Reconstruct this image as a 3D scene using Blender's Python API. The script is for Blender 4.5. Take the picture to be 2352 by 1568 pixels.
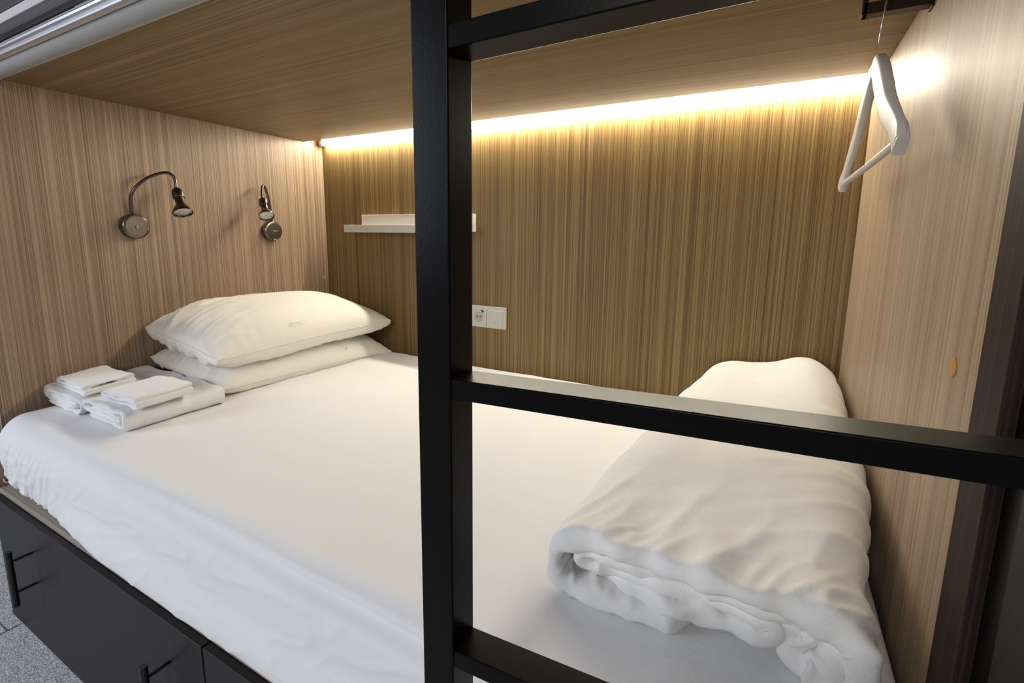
import bpy, bmesh, math, random
from mathutils import Vector, Matrix, noise
random.seed(7)
PI = math.pi
for o in list(bpy.data.objects): bpy.data.objects.remove(o)
S = bpy.context.scene
C = S.collection

# ------------------------------------------------------------ camera
CX, CY, CZ = 1.8656, -0.601, -0.3968
yaw, pitch, roll = -0.4945, -0.1577, 0.0122
F = Vector((math.sin(yaw)*math.cos(pitch), math.cos(yaw)*math.cos(pitch), math.sin(pitch)))
R0 = Vector((math.cos(yaw), -math.sin(yaw), 0)); U0 = R0.cross(F)
Rv = math.cos(roll)*R0 + math.sin(roll)*U0; Uv = -math.sin(roll)*R0 + math.cos(roll)*U0
cd = bpy.data.cameras.new('camera'); cam = bpy.data.objects.new('camera', cd); C.objects.link(cam)
M = Matrix(((Rv.x, Uv.x, -F.x, CX), (Rv.y, Uv.y, -F.y, CY), (Rv.z, Uv.z, -F.z, CZ), (0, 0, 0, 1)))
cam.matrix_world = M
cd.sensor_width = 36; cd.lens = 1097.7/2352*36
cd.shift_x = (1176-1184.6)/2352; cd.shift_y = (716.6-784)/2352
cd.clip_start = .01; cd.clip_end = 50
S.camera = cam

# ------------------------------------------------------------ world, daylight, exposure
w = bpy.data.worlds.new('world'); S.world = w; w.use_nodes = True
bg = w.node_tree.nodes['Background']; bg.inputs[0].default_value = (.84, .88, 1, 1); bg.inputs[1].default_value = .19
def area(name, loc, target, sx, sy, power, col):
    l = bpy.data.lights.new(name, 'AREA'); l.shape = 'RECTANGLE'; l.size = sx; l.size_y = sy
    l.energy = power; l.color = col
    o = bpy.data.objects.new(name, l); C.objects.link(o); o.location = loc
    o.rotation_euler = (Vector(target)-Vector(loc)).to_track_quat('-Z', 'Y').to_euler()
    return o
area('window_daylight', (-1.3, -2.5, .25), (.9, .1, -.8), 1.3, 1.5, 72, (.80, .87, 1.0))
area('front_fill', (1.75, -2.7, .45), (1.5, .2, -.8), .8, .8, 34, (1.0, .97, .93))  # unseen fill light, added to brighten the front of the duvet
S.view_settings.view_transform = 'Standard'; S.view_settings.look = 'None'
S.view_settings.exposure = -0.30; S.view_settings.gamma = 1; S.view_settings.use_curve_mapping = False
LED = 104.0

# ------------------------------------------------------------ materials
def mat(name):
    m = bpy.data.materials.new(name); m.use_nodes = True
    nt = m.node_tree; b = nt.nodes['Principled BSDF']
    return m, nt, b
def lk(nt, a, b): nt.links.new(a, b)
def plain(name, col, rough=.5, metal=0, bump=0, bscale=200, spec=.5, coat=0):
    m, nt, b = mat(name)
    b.inputs['Base Color'].default_value = (*col, 1); b.inputs['Roughness'].default_value = rough
    b.inputs['Metallic'].default_value = metal; b.inputs['Specular IOR Level'].default_value = spec
    b.inputs['Coat Weight'].default_value = coat; b.inputs['Coat Roughness'].default_value = .1
    tc = nt.nodes.new('ShaderNodeTexCoord'); n = nt.nodes.new('ShaderNodeTexNoise')
    n.inputs['Scale'].default_value = bscale; n.inputs['Detail'].default_value = 4
    lk(nt, tc.outputs['Object'], n.inputs['Vector'])
    if bump:
        bp = nt.nodes.new('ShaderNodeBump'); bp.inputs['Strength'].default_value = bump; bp.inputs['Distance'].default_value = .001
        lk(nt, n.outputs['Fac'], bp.inputs['Height']); lk(nt, bp.outputs['Normal'], b.inputs['Normal'])
    return m
def wood(name, along, dark, mid, light, rough=.4, sc=1.0, spec=.4):
    m, nt, b = mat(name)
    tc = nt.nodes.new('ShaderNodeTexCoord')
    def nz(across, al, detail, seed):
        mp = nt.nodes.new('ShaderNodeMapping')
        s = [across*sc]*3; s[along] = al*sc; mp.inputs['Scale'].default_value = s
        mp.inputs['Location'].default_value = (seed, seed*1.7, seed*.6)
        n = nt.nodes.new('ShaderNodeTexNoise'); n.inputs['Scale'].default_value = 1; n.inputs['Detail'].default_value = detail
        n.inputs['Roughness'].default_value = .55
        lk(nt, tc.outputs['Object'], mp.inputs['Vector']); lk(nt, mp.outputs['Vector'], n.inputs['Vector'])
        return n.outputs['Fac']
    def mth(op, a, bb):
        n = nt.nodes.new('ShaderNodeMath'); n.operation = op
        for i, v in enumerate((a, bb)):
            if isinstance(v, (int, float)): n.inputs[i].default_value = v
            else: lk(nt, v, n.inputs[i])
        return n.outputs[0]
    a = nz(440, .5, 2, 1.3); c = nz(1050, 1.1, 1.5, 7.7); d = nz(48, .5, 1, 4.1)
    v = mth('ADD', mth('ADD', mth('MULTIPLY', a, .50), mth('MULTIPLY', c, .34)), mth('MULTIPLY', d, .16))
    cr = nt.nodes.new('ShaderNodeValToRGB'); e = cr.color_ramp.elements
    e[0].position = .375; e[0].color = (*dark, 1); e[1].position = .625; e[1].color = (*light, 1)
    x = e.new(.50); x.color = (*mid, 1)
    lk(nt, v, cr.inputs['Fac']); lk(nt, cr.outputs['Color'], b.inputs['Base Color'])
    b.inputs['Roughness'].default_value = rough; b.inputs['Specular IOR Level'].default_value = spec
    bp = nt.nodes.new('ShaderNodeBump'); bp.inputs['Strength'].default_value = .25; bp.inputs['Distance'].default_value = .0004
    lk(nt, v, bp.inputs['Height']); lk(nt, bp.outputs['Normal'], b.inputs['Normal'])
    return m
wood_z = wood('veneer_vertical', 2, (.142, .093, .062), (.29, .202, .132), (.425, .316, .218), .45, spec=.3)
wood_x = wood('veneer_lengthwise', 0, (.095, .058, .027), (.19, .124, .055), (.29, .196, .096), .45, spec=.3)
wood_right = wood('veneer_vertical_lit', 2, (.175, .12, .078), (.315, .232, .155), (.425, .33, .23), .5, spec=.22)  # same veneer; daylight on the right panel put into a paler colour
wood_back = wood('veneer_vertical_rear', 2, (.088, .051, .019), (.182, .117, .044), (.30, .208, .09), .5, spec=.15)  # same veneer; the tube's warm tint put into an ochre colour
dark_x = wood('dark_oak_lengthwise', 0, (.010, .007, .006), (.024, .017, .015), (.05, .036, .03), .45)
dark_z = wood('dark_oak_vertical', 2, (.010, .006, .005), (.022, .014, .012), (.04, .026, .021), .6, spec=.15)
def cloth(name, col, b1=.25, sc=1400, wr=.35, wsc=9):
    m, nt, b = mat(name)
    b.inputs['Base Color'].default_value = (*col, 1); b.inputs['Roughness'].default_value = .85
    b.inputs['Specular IOR Level'].default_value = .2
    b.inputs['Sheen Weight'].default_value = .1
    tc = nt.nodes.new('ShaderNodeTexCoord')
    n = nt.nodes.new('ShaderNodeTexNoise'); n.inputs['Scale'].default_value = sc; n.inputs['Detail'].default_value = 3
    n2 = nt.nodes.new('ShaderNodeTexNoise'); n2.inputs['Scale'].default_value = wsc; n2.inputs['Detail'].default_value = 6
    n2.inputs['Roughness'].default_value = .6; n2.inputs['Distortion'].default_value = 1.2
    for k in (n, n2): lk(nt, tc.outputs['Object'], k.inputs['Vector'])
    bp = nt.nodes.new('ShaderNodeBump'); bp.inputs['Strength'].default_value = b1; bp.inputs['Distance'].default_value = .0006
    bp2 = nt.nodes.new('ShaderNodeBump'); bp2.inputs['Strength'].default_value = wr; bp2.inputs['Distance'].default_value = .006
    lk(nt, n.outputs['Fac'], bp.inputs['Height']); lk(nt, n2.outputs['Fac'], bp2.inputs['Height'])
    lk(nt, bp2.outputs['Normal'], bp.inputs['Normal']); lk(nt, bp.outputs['Normal'], b.inputs['Normal'])
    return m
sheet_m = cloth('white_cotton_sheet', (.80, .80, .81), wr=.22)
duvet_m = cloth('white_cotton_duvet', (.80, .79, .77), wr=.42, wsc=17)
pillow_m = cloth('white_cotton_pillowcase', (.82, .80, .75), wr=.35, wsc=14)
towel_m = cloth('white_terry', (.88, .88, .88), b1=1.0, sc=420, wr=.2, wsc=30)
towel_m.node_tree.nodes['Principled BSDF'].inputs['Sheen Weight'].default_value = .3
for n in towel_m.node_tree.nodes:
    if n.type == 'BUMP' and abs(n.inputs['Distance'].default_value-.0006) < 1e-6: n.inputs['Distance'].default_value = .0022
steel_black = plain('black_powder_coat', (.0035, .0028, .0027), .30, bump=.06, bscale=350, spec=.11)
front_m = plain('charcoal_laminate', (.018, .015, .016), .45, bump=.1, bscale=500, spec=.3)
side_m = plain('dark_grey_side', (.010, .009, .009), .5, spec=.2)
handle_m = plain('black_handle', (.008, .008, .008), .3)
nickel = plain('dark_brushed_nickel', (.21, .185, .17), .26, metal=1, bump=.1, bscale=900)
bronze = plain('gunmetal', (.13, .105, .095), .28, metal=1)
chrome = plain('chrome', (.8, .8, .8), .1, metal=1)
alu = plain('aluminium', (.82, .82, .84), .33, metal=1)
white_p = plain('white_plastic', (.52, .49, .43), .4, spec=.3)
white_l = plain('white_laminate', (.58, .55, .50), .5, spec=.2)
hole_m = plain('socket_hole', (.01, .01, .01), .6)
print_m = plain('grey_print', (.20, .20, .20), .6)
tag_m = plain('tag_print', (.55, .56, .56), .7)
blind_m = plain('grey_blind_fabric', (.30, .29, .275), .75, bump=.3, bscale=1500)
strip_m = plain('pale_woven_strip', (.55, .53, .52), .8, bump=.6, bscale=900)
hanger_m = plain('white_painted_wood', (.48, .45, .41), .42, bump=.25, bscale=260)  # white paint darkened, the hanger's shade put into its colour
bracket_m = plain('bronze_bracket', (.07, .05, .035), .4, metal=.6)
cap_m = plain('orange_wood_cap', (.42, .20, .05), .5)
cap_pale = plain('pale_wood_cap', (.40, .26, .12), .5)
bead_m = plain('white_bead', (.75, .75, .75), .35)
glass_m, nt, b = mat('reflector_glass'); b.inputs['Base Color'].default_value = (.75, .8, .78, 1); b.inputs['Metallic'].default_value = .85; b.inputs['Roughness'].default_value = .15
tc = nt.nodes.new('ShaderNodeTexCoord'); v = nt.nodes.new('ShaderNodeTexVoronoi'); v.inputs['Scale'].default_value = 320
bp = nt.nodes.new('ShaderNodeBump'); bp.inputs['Strength'].default_value = .9; bp.inputs['Distance'].default_value = .002
lk(nt, tc.outputs['Object'], v.inputs['Vector']); lk(nt, v.outputs['Distance'], bp.inputs['Height']); lk(nt, bp.outputs['Normal'], b.inputs['Normal'])
led_m, nt, b = mat('led_diffuser'); b.inputs['Base Color'].default_value = (.9, .9, .85, 1)
b.inputs['Emission Color'].default_value = (1.0, .94, .78, 1); b.inputs['Emission Strength'].default_value = LED
# carpet
carpet_m, nt, b = mat('grey_carpet')
tc = nt.nodes.new('ShaderNodeTexCoord'); n = nt.nodes.new('ShaderNodeTexNoise'); n.inputs['Scale'].default_value = 260; n.inputs['Detail'].default_value = 5
cr = nt.nodes.new('ShaderNodeValToRGB'); cr.color_ramp.elements[0].position = .35; cr.color_ramp.elements[0].color = (.30, .30, .30, 1)
cr.color_ramp.elements[1].position = .65; cr.color_ramp.elements[1].color = (.80, .80, .80, 1)
bp = nt.nodes.new('ShaderNodeBump'); bp.inputs['Strength'].default_value = .8; bp.inputs['Distance'].default_value = .004
lk(nt, tc.outputs['Object'], n.inputs['Vector']); lk(nt, n.outputs['Fac'], cr.inputs['Fac']); lk(nt, cr.outputs['Color'], b.inputs['Base Color'])
lk(nt, n.outputs['Fac'], bp.inputs['Height']); lk(nt, bp.outputs['Normal'], b.inputs['Normal']); b.inputs['Roughness'].default_value = 1

# ------------------------------------------------------------ helpers
def obj(name, bm, m, parent=None, smooth=False, bevel=0, sharp=.7):
    me = bpy.data.meshes.new(name); bm.normal_update(); bm.to_mesh(me); bm.free()
    me.materials.append(m)
    if smooth:
        for p in me.polygons: p.use_smooth = True
        me.set_sharp_from_angle(angle=sharp)
    o = bpy.data.objects.new(name, me); C.objects.link(o)
    if parent:
        o.parent = parent
        if parent.type == 'EMPTY': o.matrix_parent_inverse = Matrix.Translation(-parent.location)
    if bevel:
        md = o.modifiers.new('bevel', 'BEVEL'); md.width = bevel; md.segments = 3; md.limit_method = 'ANGLE'; md.angle_limit = .6
        for p in me.polygons: p.use_smooth = True
        md.harden_normals = True
    return o
def tag(o, label, cat, group=None):
    o['label'] = label; o['category'] = cat
    if group: o['group'] = group
    return o
def thing(name, label, cat, loc=(0, 0, 0), group=None):
    o = bpy.data.objects.new(name, None); C.objects.link(o); o.location = loc; o.empty_display_size = .05
    return tag(o, label, cat, group)
def box(bm, a, b, rot=None, piv=None):
    x0, y0, z0 = a; x1, y1, z1 = b
    vs = [Vector(p) for p in ((x0,y0,z0),(x1,y0,z0),(x1,y1,z0),(x0,y1,z0),(x0,y0,z1),(x1,y0,z1),(x1,y1,z1),(x0,y1,z1))]
    if rot: vs = [rot @ (v-piv) + piv for v in vs]
    v = [bm.verts.new(p) for p in vs]
    for f in ((0,3,2,1),(4,5,6,7),(0,1,5,4),(1,2,6,5),(2,3,7,6),(3,0,4,7)): bm.faces.new([v[i] for i in f])
    return bm
def B(*boxes):
    bm = bmesh.new()
    for a, b in boxes: box(bm, a, b)
    return bm
def struct(name, bm, m, bevel=0):
    o = obj(name, bm, m, bevel=bevel); o['kind'] = 'structure'; return o
def ring_tube(bm, pts, radii, seg=16, cap=True, ell=None):
    """tube through pts; radii one per point; ell=(a,b,up) for a flat elliptical section"""
    pts = [Vector(p) for p in pts]; rings = []
    t0 = (pts[1]-pts[0]).normalized(); nrm = t0.orthogonal().normalized()
    if ell: nrm = (Vector(ell[2]) - t0*Vector(ell[2]).dot(t0)).normalized()
    for i, p in enumerate(pts):
        t = (pts[min(i+1, len(pts)-1)] - pts[max(i-1, 0)]).normalized()
        nrm = (nrm - t*nrm.dot(t)).normalized(); bn = t.cross(nrm)
        r = radii[i] if hasattr(radii, '__len__') else radii
        a = b = r
        if ell: a, b = r*ell[0], r*ell[1]
        rings.append([bm.verts.new(p + nrm*a*math.cos(2*PI*k/seg) + bn*b*math.sin(2*PI*k/seg)) for k in range(seg)])
    for i in range(len(rings)-1):
        for k in range(seg):
            bm.faces.new((rings[i][k], rings[i][(k+1) % seg], rings[i+1][(k+1) % seg], rings[i+1][k]))
    if cap:
        bm.faces.new(rings[0][::-1]); bm.faces.new(rings[-1])
    return bm
def smooth_path(pts, n=8):
    pts = [Vector(p) for p in pts]; out = []
    P = [pts[0]*2-pts[1]] + pts + [pts[-1]*2-pts[-2]]
    for i in range(1, len(P)-2):
        for k in range(n):
            t = k/n; a, b, c, d = P[i-1], P[i], P[i+1], P[i+2]
            out.append(.5*((2*b) + (c-a)*t + (2*a-5*b+4*c-d)*t*t + (3*b-a-3*c+d)*t**3))
    out.append(pts[-1]); return out
def lathe(bm, org, axis, prof, seg=40):
    """prof: (distance along axis, radius)"""
    axis = Vector(axis).normalized(); u = axis.orthogonal().normalized(); v = axis.cross(u); org = Vector(org); rings = []
    for d, r in prof:
        if r < 1e-6: rings.append([bm.verts.new(org+axis*d)])
        else: rings.append([bm.verts.new(org+axis*d+u*r*math.cos(2*PI*k/seg)+v*r*math.sin(2*PI*k/seg)) for k in range(seg)])
    for a, b in zip(rings, rings[1:]):
        for k in range(seg):
            q = [a[k % len(a)], a[(k+1) % seg % len(a)], b[(k+1) % seg % len(b)], b[k % len(b)]]
            q = list(dict.fromkeys(q))
            if len(q) > 2: bm.faces.new(q)
    return bm
def fbm(p, o=4, H=1.0, l=2.0): return noise.fractal(p, H, l, o)
def ss(a, b, x):
    t = min(1, max(0, (x-a)/(b-a))); return t*t*(3-2*t)
def lerp(a, b, t): return a+(b-a)*t

from mathutils.bvhtree import BVHTree
def settle(bm, below, gap=.0006):
    """lift whatever would sink into the soft things underneath"""
    trees = []
    for o in below:
        b2 = bmesh.new(); b2.from_mesh(o.data); trees.append(BVHTree.FromBMesh(b2)); b2.free()
    for v in bm.verts:
        z = v.co.z
        for t in trees:
            h = t.ray_cast(Vector((v.co.x, v.co.y, 1)), Vector((0, 0, -1)))
            if h[0] is not None: z = max(z, h[0].z+gap) if h[0].z < v.co.z+.06 else z
        v.co.z = z
# ------------------------------------------------------------ bunk shell
L = 2.05; YB = .975; YC = .8775; ZF = -1.502
struct('floor', B(((-2.5, -3.5, ZF-.03), (3.5, 1.2, ZF))), carpet_m)
struct('wall_left', B(((-.022, -.192, -1.129), (0, YB+.02, .25))), wood_z, .0008)
struct('trim_9', B(((-.020, -.186, ZF+.001), (0, YB+.02, -1.1295))), steel_black)
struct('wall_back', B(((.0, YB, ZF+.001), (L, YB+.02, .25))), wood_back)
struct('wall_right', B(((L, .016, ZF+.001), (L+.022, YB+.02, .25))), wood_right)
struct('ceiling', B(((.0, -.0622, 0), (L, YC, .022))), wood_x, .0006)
struct('trim_1', B(((.0, YC-.02, .0225), (L, YC, .06)), ((.0, YC-.02, .06), (L, YB, .08))), wood_x)  # unseen lid over the cove, added to stop tube light leaking
struct('trim_2', B(((L-.0005, -.046, ZF+.001), (L+.04, .0155, .25))), dark_z, .001)     # dark end post of the partition
struct('trim_3', B(((L+.012, -.094, ZF+.001), (L+.05, -.047, .25))), steel_black)
struct('trim_4', B(((L+.006, -.27, ZF+.001), (L+.045, -.095, .25))), side_m)
# seam between carpet tiles
struct('trim_5', B(((.0665, -3.4, ZF+.0002), (.0695, -.206, ZF+.0010)), ((-2.4, -.2365, ZF+.0002), (.0665, -.2345, ZF+.0010))), plain('carpet_seam', (.12, .11, .11), .9))

# round covers over the panel screws
def cap(loc, axis, r, m, label):
    bm = lathe(bmesh.new(), loc, axis, ((0, r), (.0008, r), (.0013, r*.85), (.0013, 0)), 24)
    return tag(obj('screw_cover', bm, m, smooth=True), label, 'screw cover')
cap((L-.0002, .086, -.535), (-1, 0, 0), .0115, cap_m, 'orange-brown oval screw cover on the brightly lit right-hand panel')
cap((.0002, .957, -.052), (1, 0, 0), .007, cap_pale, 'small pale screw cover at top of left panel, next to the glowing light')
cap((.0002, .951, -.60), (1, 0, 0), .008, cap_pale, 'small brown screw cover low in the left panel corner above the pillows')

# ------------------------------------------------------------ light tube in the cove
t = thing('light_tube', 'glowing warm white light tube running along top of the rear wall', 'light', (L/2, .958, .006))
bm = ring_tube(bmesh.new(), [(.03, .958, .006), (L-.012, .958, .006)], .0125, 14)
obj('diffuser', bm, led_m, t)
bm = lathe(bmesh.new(), (.012, .958, .006), (1, 0, 0), ((0, 0), (0, .0135), (.018, .0135), (.018, 0)), 24)
obj('end_cap', bm, white_p, t, smooth=False)
bm = lathe(bmesh.new(), (L-.012, .958, .006), (1, 0, 0), ((0, 0), (0, .0135), (.010, .0135), (.010, 0)), 24)
obj('end_cap', bm, white_p, t)
obj('mounting_rail', B(((.02, .948, .0187), (L-.02, .968, .0595))), white_p, t)

# ------------------------------------------------------------ mattress in fitted sheet
def rounded_grid(lo, hi, r, nx, ny, nz, fn):
    """rounded box as a dense welded grid, displaced by fn(point, normal)"""
    bm = bmesh.new(); cache = {}
    lo = Vector(lo); hi = Vector(hi)
    def V(i, j, k):
        key = (i, j, k)
        if key in cache: return cache[key]
        p = Vector((lerp(lo.x, hi.x, i/nx), lerp(lo.y, hi.y, j/ny), lerp(lo.z, hi.z, k/nz)))
        ra = Vector(r)
        if p.z < (lo.z+hi.z)/2:
            ra.z = lerp(.022, .006, ss(.35, .65, p.x))
            if p.x > .12: ra.y = lerp(ra.y, ra.z, ss(.12, .3, p.x))
        q = Vector([min(max(p[a], lo[a]+ra[a]), hi[a]-ra[a]) for a in range(3)])
        d = p-q; dn = Vector([d[a]/ra[a] for a in range(3)]); l = dn.length
        if l > 1e-6: dn /= l; p = q + Vector([dn[a]*ra[a] for a in range(3)]); n = Vector([dn[a]/ra[a] for a in range(3)]).normalized()
        else: n = Vector((0, 0, 1))
        cache[key] = bm.verts.new(p + fn(p, n)); return cache[key]
    def quad(*k): bm.faces.new([V(*q) for q in k])
    for i in range(nx):
        for j in range(ny):
            quad((i,j,nz),(i+1,j,nz),(i+1,j+1,nz),(i,j+1,nz)); quad((i,j,0),(i,j+1,0),(i+1,j+1,0),(i+1,j,0))
    for i in range(nx):
        for k in range(nz):
            quad((i,0,k),(i+1,0,k),(i+1,0,k+1),(i,0,k+1)); quad((i,ny,k),(i,ny,k+1),(i+1,ny,k+1),(i+1,ny,k))
    for j in range(ny):
        for k in range(nz):
            quad((0,j,k),(0,j,k+1),(0,j+1,k+1),(0,j+1,k)); quad((nx,j,k),(nx,j+1,k),(nx,j+1,k+1),(nx,j,k+1))
    return bm
def sheet_fn(p, n):
    d = Vector((0, 0, 0))
    fr = ss(-.10, -.165, p.y)           # how much this is the front side
    zz = (p.z+1.112)/.21                # 0 bottom, 1 top
    # soft stuffing
    if n.z > .3 and p.z > -1.0:
        d.z += .006*math.sin(PI*min(1, max(0, (p.y+.17)/1.13)))*n.z + .004*fbm(Vector((p.x*2, p.y*2.4, 3)))*n.z
        # shallow drag lines in the cotton
        q = Vector((p.x*1.3+.6*p.y, p.y*9-p.x*2, 1.7)); q += .6*Vector((noise.noise(q*.6), noise.noise(q*.6+Vector((5, 2, 1))), 0))
        rdg = 1-abs(noise.noise(q)); d.z += .0016*rdg**8*n.z*ss(-.05, .1, p.y)
    if fr > 0:
        # side bulges, with a groove below the upper roll
        d.y += fr*(-.010*math.sin(PI*min(1, max(0, zz))) + .013*math.exp(-((zz-(.93-.06*p.x))/.055)**2)*ss(.5, 1.4, p.x))
        d.y += fr*.004*fbm(Vector((p.x*3, p.z*5, 9)))
        # gathered pleats near the head corner
        a = ss(.60, .10, p.x)*ss(.98, .45, zz)
        q = Vector((p.x*32 - zz*(1.5-p.x)*3.4, zz*1.3, 2.)); q.x += 1.1*noise.noise(Vector((p.x*6, zz*2, 5)))
        r1 = 1-abs(noise.noise(q)); r2 = 1-abs(noise.noise(Vector((q.x*2.3, zz*2.2, 8.))))
        d.y -= fr*a*(.0062*r1**6 + .0030*r2**5)
        # creases lower down
        q = Vector((p.x*7+p.z*5, p.z*22-p.x*5, 4.2)); q += .8*Vector((noise.noise(q*.5), noise.noise(q*.5+Vector((3, 8, 1))), 0))
        d.y -= fr*.0022*(1-abs(noise.noise(q)))**9*ss(.98, .6, zz)
        # the hem hangs over the board away from the head corner
        hang = ss(.22, .62, p.x)*ss(.45, .05, zz)
        d.y -= fr*.024*hang; d.z -= 0
        # bottom hem rises and swings
        d.z += fr*ss(.25, 0, zz)*.004*(1+noise.noise(Vector((p.x*6, 1, 1))))*ss(.9, .5, p.x)
    if p.x < .08: d.x += .004*math.sin(p.y*140)*ss(.9, .3, zz)*ss(.03, .0, p.x)*ss(.3, -.1, p.y)
    return d
bm = rounded_grid((.006, -.176, -1.1105), (L-.006, YB-.008, -.903), (.055, .050, .055), 420, 190, 44, sheet_fn)
for v in bm.verts: v.co.x = min(max(v.co.x, .004), L-.004); v.co.z = max(v.co.z, -1.1112); v.co.y = min(v.co.y, YB-.003)
mattress = tag(obj('mattress', bm, sheet_m, smooth=True, sharp=3), 'wide mattress in a tight white fitted sheet on the dark bunk base', 'mattress')

# ------------------------------------------------------------ bunk base with drawers
t = thing('bunk_base', 'dark under-bed drawer base with black handles below the mattress', 'bed base', (1.0, .3, ZF))
obj('platform_board', B(((.002, -.190, -1.128), (L-.002, YB-.002, -1.112))), wood('pale_board', 0, (.20, .165, .13), (.33, .28, .23), (.45, .39, .33)), t, bevel=.0006)
obj('carcass', B(((.020, -.184, ZF+.001), (.038, YB-.02, -1.129)), ((1.012, -.184, ZF+.001), (1.030, YB-.02, -1.129)), ((L-.03, -.184, ZF+.001), (L-.012, YB-.02, -1.129)), ((.038, -.150, ZF+.001), (L-.03, -.135, -1.129))), steel_black, t)
for x0, x1, hx in ((.003, 1.019, (.246, .902)), (1.024, L-.004, (1.27, 1.80))):
    dr = obj('drawer_front', B(((x0, -.205, ZF+.004), (x1, -.187, -1.1305))), front_m, t, bevel=.0012)
    for x in hx:
        h = bmesh.new()
        ring_tube(h, [(x, -.248, -1.190), (x, -.248, -1.340)], .0068, 20)
        for z in (-1.217, -1.303): ring_tube(h, [(x, -.248, z), (x, -.2045, z)], .0034, 14)
        obj('handle', h, handle_m, dr, bevel=.0008)

# ------------------------------------------------------------ ladder
d = Vector((.9991, .0302, .0300)).normalized()
lad = thing('ladder', 'black square-tube steel ladder standing in front of the bunk', 'ladder', (1.85, -.285, ZF))
def post(x, y):
    return B(((x, y, ZF+.001), (x+.0338, y+.0328, .32)))
obj('post', post(1.6107, -.300), steel_black, lad, bevel=.0016)
obj('post', post(2.052, -.287), steel_black, lad, bevel=.0016)
for z1 in (.006, -.2468, -.5113, -.7606, -1.010, -1.26):
    bm = bmesh.new(); o = Vector((1.6438, -.2988, z1)); Ln = .412; dy = Vector((-d.y, d.x, 0)).normalized()*.031; dz = Vector((0, 0, -.0168))
    c = [o, o+dy, o+dy+dz, o+dz]; e = [p+d*Ln for p in c]
    v = [bm.verts.new(p) for p in c+e]
    for f in ((0,1,2,3),(7,6,5,4),(0,4,5,1),(1,5,6,2),(2,6,7,3),(3,7,4,0)): bm.faces.new([v[i] for i in f])
    bmesh.ops.recalc_face_normals(bm, faces=bm.faces)
    obj('rung', bm, steel_black, lad, bevel=.0014)

# ------------------------------------------------------------ reading lamps
def lamp(label, y, z, arm, head_dir, hr=1.0):
    r = thing('reading_lamp', label, 'lamp', (0, y, z), 'reading lamps on the left panel')
    bm = lathe(bmesh.new(), (.0003, y, z), (1, 0, 0), ((0, 0), (0, .040), (.019, .0395), (.0225, .0385), (.0245, .0365), (.025, .0345), (.0242, .0335), (.0242, .0328), (.0250, .0322), (.0252, .0315), (.0252, .0)), 56)
    base = obj('wall_base', bm, nickel, r, smooth=True, sharp=.2)
    bm = ring_tube(bmesh.new(), [(.025, y, z), (.030, y, z)], .0042, 16)
    ring_tube(bm, [(.029, y, z), (.037, y+.001, z+.0015), (.043, y+.005, z-.001)], [.0016, .0018, .0026], 12)
    obj('toggle_switch', bm, chrome, base, smooth=True)
    bm = ring_tube(bmesh.new(), [(.012, y-.038, z), (.012, y-.0402, z)], .0025, 12)
    obj('screw', bm, bronze, base)
    path = smooth_path([(.0125, y, z+.0385)]+arm, 10)
    bm = bmesh.new(); rr = [.0047 + .0003*(k % 2) for k in range(len(path))]
    ring_tube(bm, path, rr, 14)
    obj('gooseneck', bm, bronze, r, smooth=True)
    lathe_c = bmesh.new(); lathe(lathe_c, (.0125, y, z+.038), (0, 0, 1), ((0, .0052), (.013, .0050), (.013, .0)), 20)
    obj('collar', lathe_c, nickel, r, smooth=True)
    e = path[-1]; hd = Vector(head_dir).normalized()
    prof = ((-.004, 0), (-.004, .007), (-.002, .0085), (0, .0115), (.003, .0133), (.005, .0140), (.021, .0145), (.0222, .0140), (.0228, .0128), (.0232, .0118), (.036, .0112), (.040, .0125), (.045, .0160), (.053, .0215), (.058, .0250), (.062, .0252), (.0625, .0238), (.060, .0232))
    bm = lathe(bmesh.new(), e, hd, [(a*hr*1.2, b_*hr) for a, b_ in prof], 40)
    head = obj('lamp_head', bm, bronze, r, smooth=True)
    bm = lathe(bmesh.new(), e, hd, [(a*hr*1.2, b_*hr) for a, b_ in ((.0585, .0233), (.0600, .016), (.0606, .006), (.0607, 0))], 40)
    obj('lens', bm, glass_m, head, smooth=True)
    return r
lamp('gooseneck reading lamp nearest the left edge, arm arching high to the right', .2025, -.381,
     [(.016, .1955, -.318), (.030, .199, -.270), (.044, .231, -.230), (.056, .268, -.208), (.065, .291, -.204), (.073, .303, -.216), (.078, .3045, -.236), (.081, .304, -.258)], (.50, -.10, -.90), 1.18)
lamp('gooseneck reading lamp above the pillows, head hanging just over its base', .690, -.388,
     [(.016, .687, -.318), (.024, .677, -.265), (.034, .660, -.228), (.047, .643, -.211), (.060, .627, -.220), (.070, .617, -.243), (.0765, .614, -.268)], (.58, -.243, -.777), 1.12)

# ------------------------------------------------------------ shelf on the rear wall
t = thing('wall_shelf', 'narrow white ledge shelf on the rear wall, partly behind the ladder post', 'shelf', (.5, YB, -.388))
obj('ledge', B(((.214, .888, -.3885), (.82, YB-.001, -.3575))), white_l, t, bevel=.001)
obj('back_box', B(((.255, .952, -.357), (.838, YB-.001, -.314))), white_l, t, bevel=.001)
obj('end_plate', B(((.8205, .955, -.383), (.838, YB-.001, -.3572))), white_l, t, bevel=.001)

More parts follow.
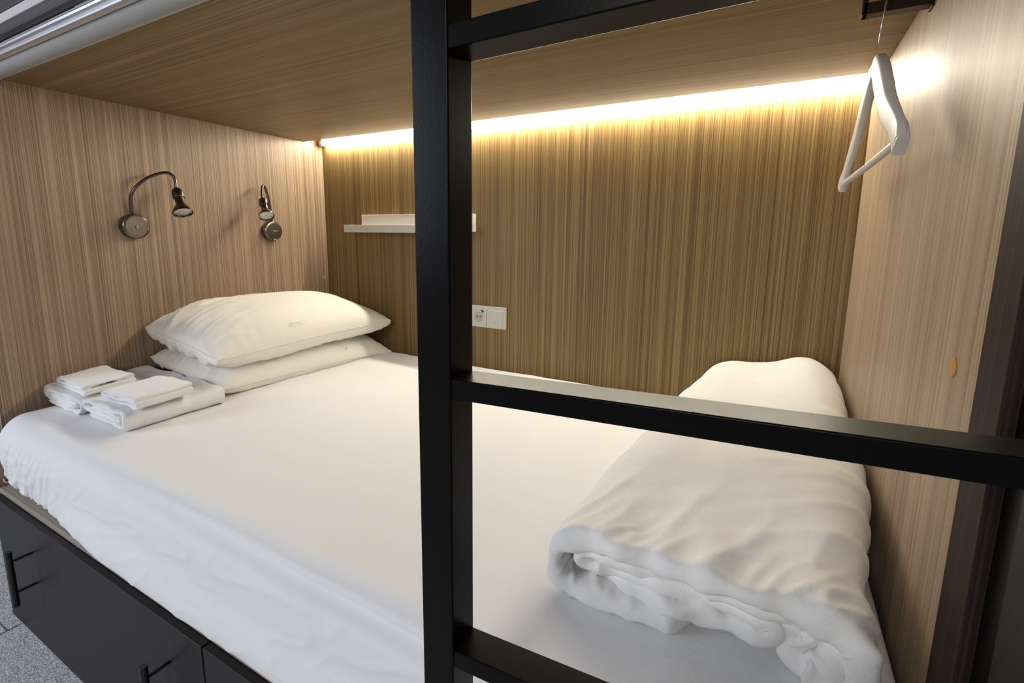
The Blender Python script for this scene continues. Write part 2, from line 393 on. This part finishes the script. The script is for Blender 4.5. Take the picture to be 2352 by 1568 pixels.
# ------------------------------------------------------------ socket plate
t = thing('wall_socket', 'white double wall plate with socket and switch, right of the ladder post', 'socket', (.898, YB, -.71))
x0, x1, z0, z1 = .818, .977, -.753, -.668
obj('frame', B(((x0, .9665, z0), (x1, YB-.0005, z1))), white_p, t, bevel=.002)
sc = obj('socket_insert', B(((.8245, .9635, -.744), (.8905, .9672, -.679))), white_p, t, bevel=.001)
bm = lathe(bmesh.new(), (.857, .9632, -.7115), (0, 1, 0), ((0, .0225), (-.0006, .0222), (-.0006, .0205), (-.0002, .0203)), 48)
obj('socket_rim', bm, white_p, sc, smooth=True)
bm = lathe(bmesh.new(), (.857, .9633, -.7115), (0, -1, 0), ((-.0005, .0205), (.00015, .0203), (.00015, 0)), 48)
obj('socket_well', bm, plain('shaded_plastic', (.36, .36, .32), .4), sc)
for x in (.852, .8655):
    obj('pin_hole', lathe(bmesh.new(), (x, .9630, -.7105), (0, -1, 0), ((-.001, .0028), (.0003, .0028), (.0003, 0)), 18), hole_m, sc)
rt = Matrix.Rotation(math.radians(42), 3, 'Y')
obj('usb_port', box(bmesh.new(), (.8675, .9622, -.6915), (.8805, .9636, -.6855), rt, Vector((.874, .963, -.6885))), hole_m, sc)
sw = obj('rocker', B(((.9015, .9605, -.742), (.9635, .9672, -.683))), white_p, t, bevel=.0012)
obj('rocker_surround', B(((.8985, .9645, -.745), (.9665, .9675, -.679))), white_p, t, bevel=.0008)
bm = bmesh.new()
for zz, s in ((-.7265, 1), (-.7330, -1)):
    for k in (-1, 1):
        box(bm, (.9320+k*.0014-.0004, .9601, zz-.0015), (.9320+k*.0014+.0004, .9606, zz+.0015), Matrix.Rotation(math.radians(35*k*s), 3, 'Y'), Vector((.9320+k*.0014, .96, zz)))
box(bm, (.9316, .9601, -.7345), (.9324, .9606, -.7250))
obj('switch_symbol', bm, print_m, sw)

# ------------------------------------------------------------ hanger bracket + hanger
BY = .432
t = thing('hanging_bracket', 'dark metal bracket arm on the right panel just under the bunk ceiling', 'bracket', (L, BY, -.03))
bm = bmesh.new()
box(bm, (1.958, BY-.010, -.030), (L-.004, BY+.012, -.012)); 
box(bm, (1.956, BY-.010, -.030), (1.964, BY+.012, -.003))
obj('arm', bm, bracket_m, t, bevel=.0008)
obj('wall_plate', B(((L-.004, BY-.012, -.034), (L-.0003, BY+.014, -.002))), bracket_m, t, bevel=.0005)
h = thing('coat_hanger', 'pale wooden coat hanger hanging from the dark bracket at the right', 'hanger', (1.986, BY, -.1))
HX = 1.983
hook = [(1.9895, BY+.017, -.020), (1.9890, BY+.014, -.0055), (1.9885, BY+.002, -.0065), (1.988, BY-.010, -.0062), (1.987, BY-.0155, -.014), (1.986, BY-.0165, -.026), (1.985, BY-.013, -.050), (1.984, BY-.008, -.070), (1.983, BY-.006, -.098)]
bm = ring_tube(bmesh.new(), smooth_path(hook, 8), .0015, 12)
obj('hook', bm, chrome, h, smooth=True)
# wooden body: two shoulder arms, swept with a flat oval section, meeting under the hook
def arm(pts, rad, name, ell=(1, .36, (0, 0, 1))):
    ps = smooth_path(pts, 10); n = len(ps)
    rr = []
    for i in range(n):
        f = i/(n-1)*(len(rad)-1); k = min(int(f), len(rad)-2); rr.append(lerp(rad[k], rad[k+1], f-k))
    bm = bmesh.new(); seg = 24; rings = []
    up = Vector(ell[2])
    for i, p in enumerate(ps):
        tt = (ps[min(i+1, n-1)]-ps[max(i-1, 0)]).normalized(); nr = (up-tt*up.dot(tt)).normalized(); bn = tt.cross(nr)
        ring = []
        for k in range(seg):
            a = 2*PI*k/seg; ca, sa = math.cos(a), math.sin(a)
            cx = math.copysign(abs(ca)**.32, ca)*rr[i]*ell[0]; cy = math.copysign(abs(sa)**.32, sa)*rr[i]*ell[1]
            ring.append(bm.verts.new(p+nr*cx+bn*cy))
        rings.append(ring)
    for a, b_ in zip(rings, rings[1:]):
        for k in range(seg): bm.faces.new((a[k], a[(k+1) % seg], b_[(k+1) % seg], b_[k]))
    bm.faces.new(rings[0][::-1]); bm.faces.new(rings[-1])
    return obj(name, bm, hanger_m, h, smooth=True)
near = [(1.984, .440, -.112), (1.986, .410, -.116), (1.988, .375, -.142), (1.990, .340, -.176), (1.992, .305, -.207), (1.996, .270, -.232), (1.998, .245, -.250), (1.998, .232, -.268)]
far = [(1.984, .425, -.112), (1.985, .450, -.122), (1.985, .475, -.139), (1.984, .510, -.170), (1.982, .550, -.208), (1.978, .590, -.248), (1.975, .622, -.285)]
arm(near, [.010, .018, .021, .021, .019, .016, .015, .016], 'near_arm', (1, .40, (0, 0, 1)))
arm([(1.9975, .262, -.241), (1.9990, .246, -.252), (1.9998, .2285, -.272)], [.0145, .0155, .0155], 'near_tip', (1, .50, (0, 0, 1)))
arm(far, [.010, .017, .019, .017, .0145, .0125, .012], 'far_arm', (1, .40, (0, 0, 1)))
arm([(1.9785, .600, -.262), (1.9760, .613, -.277), (1.9745, .624, -.292)], [.0115, .0125, .0115], 'far_tip', (1, .55, (0, 0, 1)))
bm = ring_tube(bmesh.new(), smooth_path([(1.998, .238, -.264), (1.987, .42, -.275), (1.9755, .614, -.283)], 6), .0055, 16)
obj('trouser_bar', bm, hanger_m, h, smooth=True)

# ------------------------------------------------------------ roller blind and bunk front above
t = thing('roller_blind', 'rolled-up grey roller blind with silver bar along the upper bunk front', 'blind', (L/2, -.0865, .0114))
bm = ring_tube(bmesh.new(), [(.006, -.0865, .0114), (L-.01, -.0865, .0114)], .0232, 40)
o = obj('fabric_roll', bm, blind_m, t, smooth=True)
def extr(prof, x0, x1):
    bm = bmesh.new(); a = [bm.verts.new((x0, y, z)) for y, z in prof]; b_ = [bm.verts.new((x1, y, z)) for y, z in prof]; n = len(prof)
    for i in range(n): bm.faces.new((a[i], a[(i+1) % n], b_[(i+1) % n], b_[i]))
    bm.faces.new(a[::-1]); bm.faces.new(b_); bmesh.ops.recalc_face_normals(bm, faces=bm.faces); return bm
prof = [(a-.0135, (b_-.0172)*.90+.0062) for a, b_ in ((-.098, .0175), (-.106, .0172), (-.110, .0190), (-.110, .0225), (-.107, .0245), (-.1035, .0250), (-.1035, .0290), (-.108, .0300), (-.1125, .0330), (-.1135, .0370), (-.1125, .0410), (-.1095, .0440), (-.108, .0455), (-.108, .0475), (-.098, .0490))]
obj('bottom_bar', extr(prof, .006, L-.01), alu, t, smooth=False)
bm = bmesh.new()
for k in range(340):
    z = -.006-k*.0052
    if z < -1.102: break
    bmesh.ops.create_icosphere(bm, subdivisions=1, radius=.0021, matrix=Matrix.Translation((.0045, -.1675, z)))
for k in range(20):
    a = k/19*PI
    bmesh.ops.create_icosphere(bm, subdivisions=1, radius=.0021, matrix=Matrix.Translation((.0045, -.1675-.006+.006*math.cos(a), -1.0915-.012*math.sin(a))))
ch = obj('bead_chain', bm, bead_m, t, smooth=True)
struct('trim_6', B(((0.0, -.1355, .0365), (L, -.120, .0585))), dark_x, .001)
struct('trim_7', B(((0.0, -.1355, .0590), (L, -.120, .0785))), strip_m, .002)
struct('trim_8', B(((0.0, -.1355, .0790), (L, -.120, .30))), dark_x, .001)

# ------------------------------------------------------------ pillows
def pillow(below, name, label, cx, cy, z0, a, b_, ht, hb, tilt, seed, warp):
    NU, NV = 90, 130; bm = bmesh.new(); G = {}
    def P(u, v, top):
        su = 1-.040*(1-v*v)*abs(u)**3-.025*abs(v)**9; sv = 1-.03*(1-u*u)*abs(v)**3-.02*abs(u)**9
        x = a*u*su; y = b_*v*sv
        k = max(0., (1-abs(u)**2.6))**.55*max(0., (1-abs(v)**2.6))**.60
        if not top: k = k**.4
        h = (ht if top else -hb)*k
        # puckers: stronger by the open end (v=-1) and at seam
        q = Vector((x*9+seed, y*3.0, seed))
        pk = ss(.0, -.9, v)
        h += (1 if top else -1)*k**.35*(.020*pk*noise.noise(Vector((u*4.2+1.2*v+seed, v*1.1, 2.))) + .015*pk*(1-abs(noise.noise(Vector((u*6+2*v+seed, v*1.4, 5.)))))**4)*min(1, 4*(1-abs(u)))
        h += (1 if top else -1)*min(1, k*2)*.006*fbm(Vector((x*6, y*6, seed)), 3)
        # fine creases by the seam
        e = max(abs(u), abs(v)); h += (1 if top else -1)*.0012*ss(.7, .95, e)*math.sin((v if abs(u) > abs(v) else u)*46+4*noise.noise(Vector((u*3, v*3, seed))))*ss(1, .93, e)
        z = z0 + h + warp(u, v)
        p = Vector((cx+x, cy+y, z)); p.z += -tilt*(x)
        return p
    for top in (1, 0):
        for i in range(NU+1):
            for j in range(NV+1):
                u, v = -1+2*i/NU, -1+2*j/NV
                u = math.sin(u*PI/2)*.35+u*.65; v = math.sin(v*PI/2)*.35+v*.65
                edge = i in (0, NU) or j in (0, NV)
                if edge and not top: G[0, i, j] = G[1, i, j]; continue
                G[top, i, j] = bm.verts.new(P(u, v, top))
        for i in range(NU):
            for j in range(NV):
                q = [G[top, i, j], G[top, i+1, j], G[top, i+1, j+1], G[top, i, j+1]]
                bm.faces.new(q if top else q[::-1])
    for v in bm.verts: v.co.x = max(v.co.x, .0015+.0)
    settle(bm, below)
    edge = [G[1, i, 0].co.copy() for i in range(2, NU+1, 2)] + [G[1, NU, j].co.copy() for j in range(2, NV-1, 2)]
    for k, e in enumerate(edge): e.z += .0005*math.sin(k*2.1)
    o = tag(obj(name, bm, pillow_m, smooth=True, sharp=3), label, 'pillow')
    b2 = ring_tube(bmesh.new(), [e+Vector((.0008 if e.x > cx+a*.8 else 0, -.0008 if e.y < cy-b_*.8 else 0, 0)) for e in edge], .0014, 8)
    obj('seam', b2, pillow_m, o, smooth=True)
    return o
low = pillow([mattress], 'pillow', 'lower white pillow, squashed flat on the sheet beneath the other pillow', .214, .574, -.858, .210, .376, .086, .040, .10, 3.1,
       lambda u, v: .026*ss(.3, -1, u)*ss(.4, -1, v) - .008*u*v - .016*ss(.2, 1, u)*ss(.2, 1, v))
up = pillow([mattress, low], 'pillow', 'upper white pillow, plump and lying on top of the other pillow', .216, .570, -.746, .211, .378, .108, .058, .09, 8.4,
       lambda u, v: .012*ss(.2, -1, u) - .010*ss(.4, 1, u)*ss(.2, -1, v) + .0*v)

def prints(pil, org, u, v, marks, name='printed_tag'):
    """faint laundry print lying on the pillowcase"""
    b2 = bmesh.new(); b2.from_mesh(pil.data); T = BVHTree.FromBMesh(b2); b2.free()
    org = Vector(org); u = Vector(u).normalized(); v = Vector(v).normalized(); n = u.cross(v).normalized(); bm = bmesh.new()
    for a0, b0, a1, b1 in marks:
        N = 5; g = {}
        for i in range(N+1):
            for j in range(2):
                p = org + u*lerp(a0, a1, i/N) + v*(b0, b1)[j]
                h = T.ray_cast(p+n*.3, -n)
                if h[0] is None: break
                g[i, j] = bm.verts.new(h[0]+h[1]*.0004)
        for i in range(N):
            if all(k in g for k in ((i, 0), (i+1, 0), (i+1, 1), (i, 1))): bm.faces.new((g[i, 0], g[i+1, 0], g[i+1, 1], g[i, 1]))
    obj(name, bm, tag_m, pil)
marks = [(k*.0075, 0, k*.0075+.0045, .004+.005*((k*7) % 3 > 0)) for k in range(7)] + [(0, -.006, .05, -.004)]
prints(up, (.37, .46, -.735), (0, 1, .02), (-.6, 0, .8), marks)
prints(low, (.385, .69, -.855), (0, 1, .02), (-.35, 0, .93), [(0, 0, .010, .018), (.014, 0, .022, .012)])
# ------------------------------------------------------------ folded strips (towels, duvet)
def strip(name, path, h, y0, y1, m, parent=None, ny=40, disp=None, depth=None, map_=None, edge=None, cap_n=6, subdiv=10, front_off=None):
    """thick layer following path in (x,z), swept along y from y0 to y1, rounded rims; disp(p,n,s,y)"""
    ps = smooth_path([(x, 0, z) for x, z in path], subdiv); n = len(ps)
    bm = bmesh.new(); rows = []
    acc = 0
    for i, p in enumerate(ps):
        if i: acc += (p-ps[i-1]).length
        tt = (ps[min(i+1, n-1)]-ps[max(i-1, 0)]).normalized(); nr = Vector((-tt.z, 0, tt.x))
        hh = h(acc) if callable(h) else h
        f = min(i, n-1-i)/3.0
        if f < 1: hh *= max(.3, math.sqrt(1-(1-f)**2))
        fo = front_off(acc, p) if front_off else 0
        prof = []
        for k in range(ny+1): prof.append((y1-hh+(y0+fo+hh-(y1-hh))*(k/ny)**.8, 1.0, 0))
        for k in range(1, cap_n): a = PI*k/cap_n; prof.append((y0+fo+hh-hh*math.sin(a), math.cos(a), a))
        for k in range(ny+1): prof.append((y0+fo+hh+(y1-hh-(y0+fo+hh))*(k/ny)**1.25, -1.0, 0))
        for k in range(1, cap_n): a = PI*k/cap_n; prof.append((y1-hh+hh*math.sin(a), -math.cos(a), a))
        row = []
        for yy, sgn, a in prof:
            q = Vector((p.x, yy, p.z)) + nr*hh*sgn
            if map_: q = map_(q)
            nn = nr*sgn
            if disp: q = q + disp(q, nn, acc, yy, sgn)
            row.append(bm.verts.new(q))
        rows.append(row)
    m_ = len(rows[0])
    for a, b_ in zip(rows, rows[1:]):
        for k in range(m_): bm.faces.new((a[k], b_[k], b_[(k+1) % m_], a[(k+1) % m_]))
    bm.faces.new(rows[0]); bm.faces.new(rows[-1][::-1])
    bmesh.ops.recalc_face_normals(bm, faces=bm.faces)
    return bm
def towel_disp(seed, amp=1):
    def f(q, n, s, y, sg):
        return n*(amp*.0042*fbm(Vector((q.x*14+seed, q.y*14, q.z*14)), 3)+.0011*noise.noise(Vector((q.x*160, q.y*160, q.z*160+seed)))) + Vector((0, amp*.008*noise.noise(Vector((s*22, seed, sg*.4))), amp*.006*noise.noise(Vector((q.x*8, q.y*8, seed)))))
    return f
def rot_map(cx, cy, ang):
    c, s = math.cos(ang), math.sin(ang)
    return lambda q: Vector((cx+(q.x-cx)*c-(q.y-cy)*s, cy+(q.x-cx)*s+(q.y-cy)*c, q.z))
ZB = -.8975
def bath_towel(label, xl, xr, y0, y1, seed, ang, zb=ZB):
    t = .0070
    path = [(xl+.028, zb+.0085), (xl+.10, zb+.0075), (xr-.03, zb+.0075), (xr-.009, zb+.012), (xr-.004, zb+.024), (xr-.010, zb+.037), (xr-.035, zb+.044), (xl+.10, zb+.044), (xl+.02, zb+.043), (xl+.006, zb+.036), (xl+.008, zb+.026), (xl+.03, zb+.021), (xl+.10, zb+.021), (xr-.05, zb+.020), (xr-.035, zb+.0255), (xr-.05, zb+.031), (xl+.10, zb+.032), (xl+.045, zb+.032)]
    bm = strip('t', path, t, y0, y1, towel_m, disp=towel_disp(seed), map_=rot_map((xl+xr)/2, (y0+y1)/2, ang))
    for v in bm.verts: v.co.x = max(v.co.x, .002)
    settle(bm, [mattress])
    return tag(obj('bath_towel', bm, towel_m, smooth=True, sharp=3), label, 'towel', 'folded bath towels on the bed')
bt1 = bath_towel('thick folded white bath towel farther back, close to the left panel', .004, .230, -.070, .200, 2.2, 0)
bt2 = bath_towel('thick folded white bath towel nearer the mattress front edge', .236, .466, -.062, .192, 5.9, 0)
def face_towel(label, xl, xr, y0, y1, zb, seed, ang, tl):
    t = .0048
    path = [(xl+.005, zb+.006), (xl+.06, zb+.0055), (xr-.012, zb+.0055), (xr-.004, zb+.0105), (xr-.012, zb+.0155), (xl+.07, zb+.0155), (xl+.02, zb+.0155), (xl+.008, zb+.0195), (xl+.02, zb+.0245), (xl+.08, zb+.0245), (xr-.02, zb+.0245), (xr-.004, zb+.023)]
    mp0 = rot_map((xl+xr)/2, (y0+y1)/2, ang)
    def mp(q):
        q = mp0(q); q.z += tl*(q.y-y0); return q
    bm = strip('t', path, t, y0, y1, towel_m, disp=towel_disp(seed, .8), map_=mp)
    for v in bm.verts: v.co.x = max(v.co.x, .003)
    settle(bm, [bt1, bt2])
    return tag(obj('face_towel', bm, towel_m, smooth=True, sharp=3), label, 'towel', 'small folded towels')
face_towel('small folded white face towel on the bath towel closest to the left panel', .030, .232, -.052, .068, ZB+.0500, 11.3, -.03, .05)
face_towel('small folded white face towel on the bath towel nearer the mattress edge', .290, .470, -.040, .100, ZB+.0500, 14.9, .02, .06)

# ------------------------------------------------------------ folded duvet
ZD = -.8945
def duv_map(q):
    y = q.y; k = 1 + .22*ss(0, .22, y) - .05*ss(.5, .9, y)
    zz = (q.z-ZD)*k
    x = q.x; xc = 2.0
    # left edge moves right with depth, right edge swells toward the wall
    f = (x-1.615)/(2.01-1.615)
    xl = 1.616 + .088*max(0, y)**1.0; xr = 1.990 + .046*ss(0, .4, y)
    x = xl+(xr-xl)*f
    hump = .042*ss(.45, .85, f)*ss(.35, .9, y)
    zz += hump*min(1, max(0, (q.z-ZD)/.06))
    # crown over the middle of the roll
    zz += .022*math.sin(PI*min(1, max(0, f)))*ss(.05, .3, y)*min(1, max(0, (q.z-ZD)/.05))
    return Vector((x, y, ZD+zz))
def duv_disp(q, n, s, y, sg):
    outer = ss(.05, .16, s)
    fr = 1-ss(.02, .22, y)
    a = .0
    # radiating drag folds over the top
    f = (q.x-1.6)/.44
    w = Vector((q.x*2.2, q.y*11-q.x*5.5, 3.3)); w += .7*Vector((noise.noise(w*.5), noise.noise(w*.5+Vector((4, 7, 2))), 0))
    a += .0045*(1-abs(noise.noise(w)))**6*(.25+.75*ss(.45, .95, f))
    w2 = Vector((q.x*4, q.y*24-q.x*14, 8.1)); a += .0018*noise.noise(w2)
    # puckers by the rim
    rim = 1-ss(-.02, .09, y)
    a += rim*.008*noise.noise(Vector((s*11, y*5, 4.5)))
    a += rim*(.005*noise.noise(Vector((s*22, y*9, 1.5))) + .0055*(1-abs(noise.noise(Vector((s*38+y*20, y*14, 6.5)))))**4)
    a += .0065*(1-abs(noise.noise(Vector((q.x*15-q.y*8, q.y*4.2, 5.5)))))**5*(1-ss(.02, .20, y))
    a += .005*fbm(Vector((q.x*5, q.y*5, q.z*5)), 3)
    return n*a
outer = [(1.950, -.880), (1.978, -.884), (1.998, -.874), (2.003, -.850), (1.995, -.826), (1.960, -.812), (1.900, -.808), (1.830, -.806), (1.760, -.806), (1.700, -.803), (1.655, -.810), (1.628, -.832), (1.622, -.858), (1.632, -.876), (1.665, -.884), (1.720, -.884), (1.780, -.884), (1.825, -.884), (1.850, -.8835)]
inner = [(1.945, -.852), (1.951, -.860), (1.959, -.853), (1.958, -.841), (1.946, -.834), (1.932, -.839), (1.926, -.852), (1.930, -.868), (1.946, -.8785), (1.968, -.874), (1.980, -.858), (1.977, -.838), (1.962, -.826), (1.935, -.8245), (1.900, -.8265), (1.840, -.826), (1.770, -.825), (1.705, -.825), (1.672, -.830), (1.658, -.842), (1.668, -.854), (1.700, -.859), (1.760, -.862), (1.820, -.864), (1.870, -.866), (1.905, -.864), (1.912, -.852), (1.900, -.845), (1.850, -.846), (1.780, -.8445), (1.715, -.8445), (1.690, -.843)]
def fo1(s, p): return (.06*ss(1.79, 1.85, p.x) if p.x < 1.9 and p.z < -.87 else 0)+.012*noise.noise(Vector((s*9, 2, 2)))+.006*noise.noise(Vector((s*25, 5, 2)))
def fo2(s, p): return .006+.018*noise.noise(Vector((s*10, 7, 1)))+.006*noise.noise(Vector((s*30, 3, 1)))
bm1 = strip('d', outer, lambda s: .0120, -.038, .955, duvet_m, ny=130, disp=duv_disp, map_=duv_map, cap_n=10, subdiv=12, front_off=fo1)
bm2 = strip('d', inner, lambda s: .0096, -.030, .60, duvet_m, ny=60, disp=duv_disp, map_=duv_map, cap_n=8, subdiv=8, front_off=fo2)
me2 = bpy.data.meshes.new('tmp'); bm2.to_mesh(me2); bm2.free(); bm1.from_mesh(me2); bpy.data.meshes.remove(me2)
for v in bm1.verts: v.co.x = min(v.co.x, L-.003)
settle(bm1, [mattress])
o = tag(obj('duvet', bm1, duvet_m, smooth=True, sharp=3), 'bulky white duvet folded and rolled at the foot of the bed by the right panel', 'duvet')
